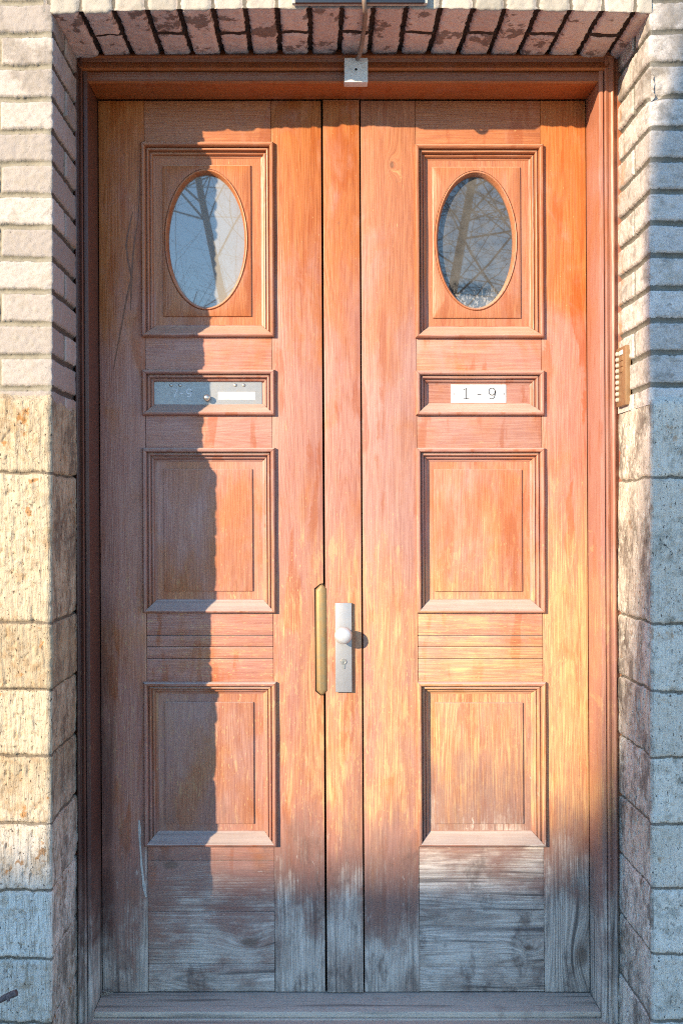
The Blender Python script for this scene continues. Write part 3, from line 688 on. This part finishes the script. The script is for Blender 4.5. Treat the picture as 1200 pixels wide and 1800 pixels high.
right = leaf('door_leaf', 'right door leaf, fully sunlit, with white 1 - 9 number plate below its oval window', (637.0, 733, 952, 1031.2), (731.5, 957.5), (762, 916.5),
             (253, 594, 293, 559), (771, 902, 311, 542), GLASS_R, [(100, 259), (588, 657), (724, 793)], (1072, 1117, 1137, 1158, 1205),
             [(651, 730, None, None), (787, 1078, 825, 1039.5), (1199, 1489, 1235, 1448)], (1483, 1545, 1630, 1700, 1745), W_KR, (W_ST, W_SR), (xd(1040), YD, SILLZ))
b = MB(); b.box(xd(570.8), xd(634.2), YD - 0.0055, YD + 0.035, SILLZ + 0.003, 1.197, 0.0022); b.build('cover_strip', W_ST, right, True)

# --- ironmongery of the right leaf
dl = DD - 0.018
px0, px1, pz0, pz1 = X(588, dl), X(617, dl), Z(1217, dl), Z(1060, dl)
b = MB(); b.box(px0, px1, YD - 0.0175, YD - 0.004, pz0, pz1, 0.002); lp = b.build('lock_plate', ALU_L, right, True)
kx, kz = X(602, dl) , Z(1117, DD - 0.05) 
kx = X(602, DD - 0.05)
b = MB(); b.lathe([(0.012, 0), (0.011, 0.004), (0.010, 0.016), (0.013, 0.020), (0.021, 0.024), (0.0248, 0.029), (0.0255, 0.033), (0.0245, 0.037), (0.0215, 0.041), (0.016, 0.0440), (0.009, 0.0455), (0.003, 0.046)], kx, kz, YD - 0.0175, 40)
b.build('door_knob', ALU_W, lp, True, 60)
cxx, czz = X(602, dl), Z(1163, dl)
b = MB(); b.lathe([(0.0088, -0.001), (0.0088, 0.0025), (0.008, 0.0035), (0.0065, 0.0035), (0.006, 0.0025), (0.0055, 0.003), (0.002, 0.0032)], cxx, czz, YD - 0.0175, 28)
pts = [(cxx + 0.0045 * math.cos(t), czz - 0.0165 + 0.0045 * math.sin(t)) for t in np.linspace(math.pi, 2 * math.pi, 9)]
pts = [(cxx - 0.0045, czz - 0.006)] + pts + [(cxx + 0.0045, czz - 0.006)]
b.prism(pts, YD - 0.0198, YD - 0.0165); kc = b.build('lock_cylinder', STEEL, lp, True)
b = MB(); b.box(cxx - 0.0009, cxx + 0.0009, YD - 0.0212, YD - 0.0165, czz - 0.003, czz + 0.005); b.build('keyhole', DARK, lp, True, 0)

# number plate "1 - 9"
yp = PANEL_Y - 0.0022; dp = yp + D0
b = MB(); b.box(X(793, dp), X(890, dp), yp, PANEL_Y + 0.004, Z(708, dp), Z(676, dp), 0.0004); npl = b.build('number_plate', SIGNW, right, True)
def strokes(name, paths, w, y, mat, parent, d):
    """flat pen strokes of real thickness; paths in px"""
    b = MB()
    for pth in paths:
        pts = [Vector((X(p[0], d), 0, Z(p[1], d))) for p in pth]; n = len(pts); L_ = []; R_ = []
        for i, p in enumerate(pts):
            t = (pts[min(i + 1, n - 1)] - pts[max(i - 1, 0)]).normalized(); q = Vector((-t.z, 0, t.x)) * (w / 2)
            L_.append(p + q); R_.append(p - q)
        for i in range(n - 1):
            b.prism([(L_[i].x, L_[i].z), (R_[i].x, R_[i].z), (R_[i + 1].x, R_[i + 1].z), (L_[i + 1].x, L_[i + 1].z)], y, y + 0.0012)
    return b.build(name, mat, parent, True, 0)
def nine(cx, cy, rx, ry, bot):
    loop = [(cx + rx * math.cos(t), cy + ry * math.sin(t)) for t in np.linspace(0.25, 0.25 - 2 * math.pi, 26)]
    tail = [(cx + rx, cy - 1), (cx + rx - 0.1, cy + ry * 0.75), (cx + rx * 0.65, bot - 2.6), (cx + rx * 0.05, bot - 0.5), (cx - rx * 0.75, bot - 0.9)]
    return [loop, tail]
strokes('numeral', [[(815.5, 685), (820, 682.3), (820, 701)], [(815.2, 701), (825, 701)]], 0.0030, yp - 0.0009, INK, npl, dp)
strokes('dash', [[(839, 693.2), (846, 693.2)]], 0.0030, yp - 0.0009, INK, npl, dp)
strokes('numeral', nine(865, 688.3, 5.6, 6.2, 701.6), 0.0030, yp - 0.0009, INK, npl, dp)
for sx_ in (798.5, 886):
    b = MB(); b.lathe([(0.0030, 0), (0.0028, 0.0012), (0.0015, 0.0018), (0.0004, 0.0019)], X(sx_, dp), Z(692, dp), yp, 14); b.build('screw', STEEL, npl, True, 60)

# --- letter plate on the left leaf
yp = PANEL_Y - 0.0035; dp = yp + D0
x0, x1, z0, z1 = X(271.5, dp), X(461.5, dp), Z(711, dp), Z(671, dp); rc = 0.0045
pts = []
for (cx, cz, a0) in ((x0 + rc, z0 + rc, 180), (x1 - rc, z0 + rc, 270), (x1 - rc, z1 - rc, 0), (x0 + rc, z1 - rc, 90)):
    pts += [(cx + rc * math.cos(R(a0 + k * 18)), cz + rc * math.sin(R(a0 + k * 18))) for k in range(6)]
b = MB(); b.prism(pts, yp, PANEL_Y + 0.003); letp = b.build('metal_plate', ALU, left, True, 20)
for nm_, pth_ in (('scratched_numeral', [[(302.5, 684), (313.5, 684), (310, 691), (307.5, 699)]]), ('scratched_dash', [[(318, 692), (323, 691.3)]]), ('scratched_numeral', nine(333.5, 688, 4.3, 4.2, 697.5))):
    strokes(nm_, pth_, 0.0020, yp - 0.0007, SCRATCH, letp, dp)
for sx_, sz_ in ((302, 677), (318, 677), (414.5, 677), (429.5, 677)):
    b = MB(); b.lathe([(0.0050, 0), (0.0047, 0.0018), (0.003, 0.0032), (0.0008, 0.0036)], X(sx_, dp), Z(sz_, dp), yp, 18); b.build('rivet', STEEL, letp, True, 60)
b = MB(); b.lathe([(0.005, 0), (0.005, 0.008), (0.0085, 0.011), (0.0100, 0.015), (0.0092, 0.019), (0.006, 0.0222), (0.0015, 0.0232)], X(365.5, dp), Z(700, dp), yp, 28); b.build('pull_knob', STEEL, letp, True, 60)
b = MB(); b.box(X(384.5, dp), X(449.5, dp), yp - 0.0007, yp + 0.001, Z(702.3, dp), Z(689, dp)); pl = b.build('paper_label', PAPER, letp, True, 0)
b = MB()
for (lx0, lx1, ly) in ((398, 436, 692.2), (394, 442, 695.3), (402, 432, 698.4)): b.box(X(lx0, dp), X(lx1, dp), yp - 0.0011, yp, Z(ly + 0.55, dp), Z(ly - 0.55, dp))
b.build('faint_print', INK_L, pl, True, 0)
# tarnished brass guard over the meeting edge
gx = [xd(555), xd(563), xd(573), xd(573), xd(564), xd(555)]
out = [(xd(554.5), zd(1213)), (xd(562), zd(1220.5)), (xd(567), zd(1220.5)), (xd(573.5), zd(1214)), (xd(573.5), zd(1035)), (xd(566), zd(1027)), (xd(562), zd(1028)), (xd(554), zd(1036))]
cxg = xd(564)
b = MB(); n = len(out)
vs = [(x, YD - 0.0055, z) for x, z in out] + [(cxg + (x - cxg) * 0.80, YD - 0.0090, z + (0.003 if z < zd(1120) else -0.003)) for x, z in out] + [(cxg + (x - cxg) * 0.35, YD - 0.0112, z + (0.006 if z < zd(1120) else -0.006)) for x, z in out] + [(x, YD + 0.002, z) for x, z in out]
fs = [(i, (i + 1) % n, (i + 1) % n + n, i + n) for i in range(n)] + [(i + n, (i + 1) % n + n, (i + 1) % n + 2 * n, i + 2 * n) for i in range(n)] + [tuple(range(2 * n, 3 * n))] + [((i + 1) % n, i, i + 3 * n, (i + 1) % n + 3 * n) for i in range(n)]
b.faces(vs, fs); b.build('edge_guard', BRASS, left, True, 50)
b = MB(); out2 = [(cxg + (x - cxg) * 1.22, z + (-0.003 if z < zd(1120) else 0.003)) for x, z in out]; b.prism(out2, YD - 0.0009, YD + 0.002); b.build('guard_recess', DARK, left, True, 0)
# whitish drip that ran down the hinge stile
b = MB()
prev = None
for (a, c, w0) in ((245, 1442, 1.2), (246, 1458, 2.4), (246, 1475, 1.6), (247.5, 1495, 1.4), (249, 1520, 1.7), (252, 1545, 1.8), (254, 1560, 2.8), (257, 1577, 1.4)):
    cur = (xd(a - w0), xd(a + w0), zd(c))
    if prev: b.prism([(cur[0], cur[2]), (cur[1], cur[2]), (prev[1], prev[2]), (prev[0], prev[2])], YD - 0.0010, YD + 0.001)
    prev = cur
o = b.build('paint_drip', DRIP, left, False, 0)

RUN = plain('brown_varnish_run', (0.25, 0.105, 0.055), 0.5, 0.4, 90, 0.25)
for ri, run in enumerate((((234, 372, .6), (229, 392, 1.2), (225, 412, 1.5), (222, 432, 1.6), (225, 455, 1.5), (229, 475, 1.7), (232, 487, 2.0), (229, 500, 1.8), (224, 520, 1.6), (219, 545, 1.4), (214, 575, 1.4), (208, 605, 1.2), (203, 632, .9), (200, 650, .5)),
            ((246, 300, .4), (245, 345, .7), (243, 385, .8), (238, 415, 1.1), (234, 450, 1.3), (232, 480, 1.8), (231, 515, 1.4), (230, 545, .6)))):
    b = MB(); prev = None
    for (a, c, w0) in run:
        cur = (xd(a - w0), xd(a + w0), zd(c))
        if prev: b.prism([(cur[0], cur[2]), (cur[1], cur[2]), (prev[1], prev[2]), (prev[0], prev[2])], YD - 0.0005 - 0.0004 * ri, YD + 0.001 + 0.001 * ri)
        prev = cur
    b.build('varnish_run', RUN, left, False, 0)

# ------------------------------------------------------------------ small things on wall and frame
dj = DF - 0.030
jb = tag(empty('sensor_box', (X(626, dj), YF - 0.004, Z(145, dj))), 'small square white plastic box with a dark centre hole on the frame head', 'box')
b = MB(); b.box(X(605, dj), X(646.5, dj), YF - 0.030, YF + 0.004, Z(144.5, dj), Z(101, dj), 0.0035); b.build('case', WHITE_P, jb)
b = MB(); b.lathe([(0.0034, 0), (0.0034, 0.0012), (0.002, 0.0012)], X(625.5, dj), Z(122, dj), YF - 0.0296, 16); b.build('centre_hole', DARK, jb)
cab = [(X(641, 2.52), -0.035, Z(-25, 2.52)), (X(640, 2.53), -0.03, Z(2, 2.53)), (X(641.5, 2.55), -0.010, Z(19, 2.55)), (X(641.5, 2.58), 0.015, SOFZ + 0.009), (X(640, 2.63), 0.06, SOFZ + 0.006), (X(637, 2.70), 0.13, SOFZ + 0.002), (X(631, 2.76), 0.195, SOFZ - 0.020), (X(626.5, 2.785), 0.226, Z(103, 2.785))]
def spline(p, k=6):
    P_ = [Vector(q) for q in p]; o = []
    for i in range(len(P_) - 1):
        a, b_, c, d_ = P_[max(i - 1, 0)], P_[i], P_[i + 1], P_[min(i + 2, len(P_) - 1)]
        for j in range(k):
            t = j / k; o.append(0.5 * ((2 * b_) + (c - a) * t + (2 * a - 5 * b_ + 4 * c - d_) * t * t + (3 * b_ - a - 3 * c + d_) * t ** 3))
    o.append(P_[-1]); return o
b = MB(); b.tube(spline(cab), 0.0060, 10); o = b.build('cable', CABLE, None, False, 60); tag(o, 'thin beige cable running across the brick soffit down to the white box', 'cable')

sg = tag(empty('enamel_sign', (X(632, 2.55), -0.012, Z(8, 2.55))), 'dark enamel plate with pale rim above the door, only its lower edge in view', 'sign')
b = MB(); b.box(X(513, 2.55), X(751, 2.55), -0.022, -0.006, Z(10, 2.55), Z(10, 2.55) + 0.13, 0.006); b.build('rim', MORTAR_L, sg)
b = MB(); b.box(X(518, 2.54), X(746, 2.54), -0.0255, -0.010, Z(6.5, 2.54), Z(6.5, 2.54) + 0.12, 0.004); b.build('plate', ENAMEL, sg)

# doorbell panel on the right reveal (it faces left, so it is seen edge-on)
XP = XR - 0.012
def yat(px, x): return x * F / (px - VX) - D0
y_f, y_b = 0.058, 0.222
y_f = yat(1106, XR) ; y_b = 0.243
zb_, zt_ = -0.0, 0.0
zt_ = Z(606, D0 + y_f); zb_ = Z(711, D0 + y_f)
bell = tag(empty('doorbell_panel', (XR, (y_f + y_b) / 2, zb_)), 'worn brass doorbell panel with a row of white buttons on the right brick reveal', 'doorbell')
b = MB(); b.box(XP, XR + 0.004, y_f, y_b, zb_, zt_, 0.0025); b.build('brass_plate', BRASS_P, bell)
nb = 9; hh = (zt_ - zb_)
for i in range(nb):
    zc = zt_ - hh * (0.10 + 0.098 * i)
    b = MB(); seg = 14; vs = []; fs = []
    prof = [(0.0064, -0.001), (0.0064, 0.004), (0.0056, 0.0062), (0.0035, 0.0074), (0.001, 0.0077)]
    for r_, h_ in prof:
        for k in range(seg): vs.append((XP - h_, y_b - 0.020 + r_ * math.cos(2 * math.pi * k / seg), zc + r_ * math.sin(2 * math.pi * k / seg)))
    for j in range(len(prof) - 1):
        for k in range(seg): fs.append((j * seg + k, j * seg + (k + 1) % seg, (j + 1) * seg + (k + 1) % seg, (j + 1) * seg + k))
    fs.append(tuple((len(prof) - 1) * seg + k for k in range(seg))); b.faces(vs, fs); b.build('bell_button', CREAM, bell, sm=50)
    if i < 4:
        b = MB(); b.box(XP - 0.0022, XP + 0.001, y_f + 0.022, y_b - 0.034, zc - 0.0065, zc + 0.0065, 0.0008); o = b.build('name_strip', WHITE_P if i == 0 else BRASS_P, bell)

# twig poking in at the lower left
b = MB(); d = 2.36
tw = [(X(-60, d), -0.16, Z(1775, d)), (X(-25, d), -0.18, Z(1767, d)), (X(0, d), -0.20, Z(1758.5, d)), (X(12, d), -0.20, Z(1752, d)), (X(22, d), -0.20, Z(1748, d)), (X(30, d), -0.20, Z(1744.5, d))]
b.tube(tw, [0.0062, 0.0064, 0.0066, 0.0075, 0.0085, 0.0078], 10); b.tube([(X(15, d), -0.203, Z(1752, d)), (X(17.5, d), -0.207, Z(1757.5, d))], [0.005, 0.0035], 8)
low_pts = [(X(-60, d), -0.16, Z(1775, d)), (X(-120, d), -0.12, Z(1800, d)), (X(-150, d), -0.10, -1.62)]
b.tube(low_pts, [0.0062, 0.0075, 0.010], 8)
tag(b.build('twig', TWIGM, None, False, 50), 'short broken bare twig poking in front of the stone at lower left', 'twig')
# curled dry leaf scrap in the corner of the threshold
b = MB(); random.seed(5)
lx, lz = X(186, DD - 0.02), SILLZ + 0.003
for k in range(12):
    a = random.uniform(0, 6.28); l_ = random.uniform(0.008, 0.020); q = Vector((lx + random.uniform(-0.009, 0.014), YD - 0.016 - random.uniform(0, 0.012), lz + random.uniform(0.0, 0.006)))
    e = q + Vector((math.cos(a) * l_, math.sin(a) * 0.006, random.uniform(0.0, 0.012))); m_ = (q + e) / 2 + Vector((0, 0, 0.004))
    b.tube([q, m_, e], [0.0014, 0.0017, 0.0006], 5)
tag(b.build('dry_leaf', DRYLEAF, None, False, 50), 'scrap of curled dry leaf in the left corner of the grey threshold', 'leaf')

# ------------------------------------------------------------------ across the street: an unseen house shape added to shade wall foot and right pier, trees mirrored in the panes
def plaster():
    s = NT('grey_plaster'); n = s.noise(s.P, 2.5, 6, 0.65); return s.fin(s.mix(n, (0.30, 0.28, 0.25), (0.42, 0.40, 0.36)), 0.9, 0.1)
PLA = plaster(); TILE = plain('brown_roof_tile', (0.16, 0.085, 0.06), 0.8, 0.2, 12, 0.2); PANE = plain('dark_pane', (0.03, 0.035, 0.04), 0.12, 0.5)
TS = 15.0; OX, OY, OZ = -0.926 * TS, -TS, 0.426 * TS
hs = tag(empty('shade_house', (OX - 2, OY, -1.62)), 'plastered house with tiled roof and broad chimney added unseen behind the viewer to cast the shade', 'house')
RZ = OZ - 0.90; EZ = RZ - 2.6; x0h, x1h = OX - 2.5, OX + 1.75  # ridge height and narrow width set for shade edge and ground bounce
b = MB(); b.box(x0h + 0.3, x1h - 0.3, OY - 3.4, OY + 3.4, -1.62, EZ, 0.02)
for xx in (x0h + 0.3, x1h - 0.6):
    b.faces([(xx, OY - 3.4, EZ), (xx, OY + 3.4, EZ), (xx, OY, RZ - 0.25), (xx + 0.3, OY - 3.4, EZ), (xx + 0.3, OY + 3.4, EZ), (xx + 0.3, OY, RZ - 0.25)], [(0, 1, 2), (5, 4, 3), (0, 2, 5, 3), (1, 4, 5, 2), (0, 3, 4, 1)])
b.build('wall', PLA, hs, sm=0)
b = MB(); n_ = [(OY - 3.9, EZ - 0.3), (OY, RZ), (OY + 3.9, EZ - 0.3), (OY + 3.9, EZ - 0.45), (OY, RZ - 0.18), (OY - 3.9, EZ - 0.45)]
vs = [(x0h, y, z) for y, z in n_] + [(x1h, y, z) for y, z in n_]; fs = [(i, (i + 1) % 6, (i + 1) % 6 + 6, i + 6) for i in range(6)] + [(0, 5, 4, 1), (1, 4, 3, 2), (6, 7, 10, 11), (7, 8, 9, 10)]
b.faces(vs, fs); rf = b.build('roof', TILE, hs, sm=0)
cp = [(0.30, -1.2), (1.72, -1.2), (1.72, 2.6), (1.78, 2.62), (1.78, 2.8), (0.92, 2.8), (0.92, 2.62), (0.98, 2.6), (0.97, 1.2), (0.93, 0.45), (0.82, 0.0), (0.70, -0.35), (0.58, -0.62), (0.45, -0.80), (0.30, -0.90)]  # chimney outline shaped to round off the cast shade at the right
b = MB(); b.prism([(OX + u, OZ + v) for u, v in cp], OY - 0.3, OY + 0.02); b.build('chimney', PLA, rf, sm=0)
for i in range(2):
    wx_ = x0h + 0.75 + i * 1.75
    b = MB(); b.box(wx_, wx_ + 1.0, OY + 3.36, OY + 3.46, 0.2, 1.7, 0.01); w_ = b.build('window', WHITE_P, hs)
    b = MB(); b.box(wx_ + 0.08, wx_ + 0.92, OY + 3.44, OY + 3.475, 0.28, 1.62); b.build('pane', PANE, w_, sm=0)

def bare_tree(base, lean, height, rad, seed, label):
    rs = random.Random(seed); root = tag(empty('bare_tree', base), label, 'tree', 'bare winter trees across the street')
    tr = MB(); br = MB()
    def grow(p, d, L, r, lvl):
        n = 4 if lvl > 2 else 6; pts = [p]; rr = [r]; q = p.copy(); dd = d.copy()
        for i in range(n):
            dd = (dd + Vector((rs.uniform(-1, 1), rs.uniform(-1, 1), rs.uniform(-0.6, 0.9))) * (0.07 if lvl == 0 else 0.16)).normalized()
            q = q + dd * (L / n); pts.append(q.copy()); rr.append(r * (1 - 0.62 * (i + 1) / n))
        (tr if lvl == 0 else br).tube(pts, rr, 9 if lvl == 0 else (6 if lvl == 1 else 3), caps=False)
        if lvl >= 4: return
        k = (22, 10, 6, 4)[lvl]
        for j in range(k):
            t = rs.uniform(0.30 if lvl == 0 else 0.15, 1.0); i = min(int(t * n), n - 1); f = t * n - i
            sp = pts[i].lerp(pts[i + 1], f); td = (pts[i + 1] - pts[i]).normalized()
            side = Vector((rs.uniform(-1, 1), rs.uniform(-1, 1), rs.uniform(-0.3, 0.5))); side = (side - td * side.dot(td)).normalized()
            nd = (td * rs.uniform(0.3, 0.9) + side * rs.uniform(0.6, 1.1)).normalized()
            grow(sp, nd, L * rs.uniform(0.36, 0.62), rr[i] * (rs.uniform(0.16, 0.30) if lvl == 0 else rs.uniform(0.35, 0.55)), lvl + 1)
    grow(Vector(base), Vector(lean).normalized(), height, rad, 0)
    tr.build('trunk', BARK, root, sm=60); br.build('branches', BARK, root, sm=60)
bare_tree((-0.62, -9.5, -1.62), (-0.07, 0.0, 1), 8.5, 0.075, 3, 'bare tree with a slim straight trunk mirrored in the left oval pane')
bare_tree((1.25, -10.0, -1.62), (0.13, 0.0, 1), 9.0, 0.095, 8, 'bare leaning tree with a thick trunk mirrored in the right oval pane')
bare_tree((5.5, -16.0, -1.62), (-0.10, 0.0, 1), 10.0, 0.13, 12, 'bare tree farther back, right of the leaning one across the street')
bare_tree((-3.6, -19.0, -1.62), (0.04, 0.0, 1), 10.5, 0.15, 21, 'bare tree farthest back on the left across the street')

# unseen tree added closer by on the left, trunk shaped to shade right pier
def shade_tree():
    T2 = 4.6; bx, by, bz = -0.926 * T2, -T2, 0.426 * T2; rs = random.Random(4)
    e = bx + 0.850; root = tag(empty('shade_tree', (e + 0.33, by, -1.62)), 'thick trunked bare tree added unseen left of the viewer to shade the right pier', 'tree')
    pts = []; rad = []
    for i in range(26):
        z = -1.7 + i * 0.25; r = 0.24 + 0.10 * math.exp(-(z + 1.6) / 0.3) + 0.012 * math.sin(z * 3.1) + 0.008 * math.sin(z * 7.7 + 1)
        pts.append((e + 0.33 + 0.010 * math.sin(z * 2.3) + 0.22 * max(0.0, z - 2.75), by, z)); rad.append(r)
    b = MB(); b.tube(pts, rad, 18); b.build('trunk', BARK, root, sm=60)
    b = MB(); top = Vector(pts[-1])
    def grow(p, d, L, r, lvl):
        q = p.copy(); P_ = [p]; R_ = [r]; dd = d.copy()
        for i in range(5):
            dd = (dd + Vector((rs.uniform(-1, 1), rs.uniform(-1, 1), rs.uniform(-0.3, 0.8))) * 0.15).normalized(); q = q + dd * L / 5; P_.append(q.copy()); R_.append(r * (1 - 0.13 * (i + 1)))
        b.tube(P_, R_, 6, caps=False)
        if lvl < 3:
            for k in range(5): 
                j = rs.randint(2, 5); grow(P_[j], (dd + Vector((rs.uniform(-1, 1), rs.uniform(-1, 1), rs.uniform(-0.1, 0.7)))).normalized(), L * 0.6, R_[j] * 0.6, lvl + 1)
    for k in range(5):
        a = k * 1.26; grow(top - Vector((0, 0, 0.15 * k)), Vector((math.cos(a) * 0.6, math.sin(a) * 0.6, 1)).normalized(), 2.4, 0.11, 0)
    b.build('branches', BARK, root, sm=60)
shade_tree()
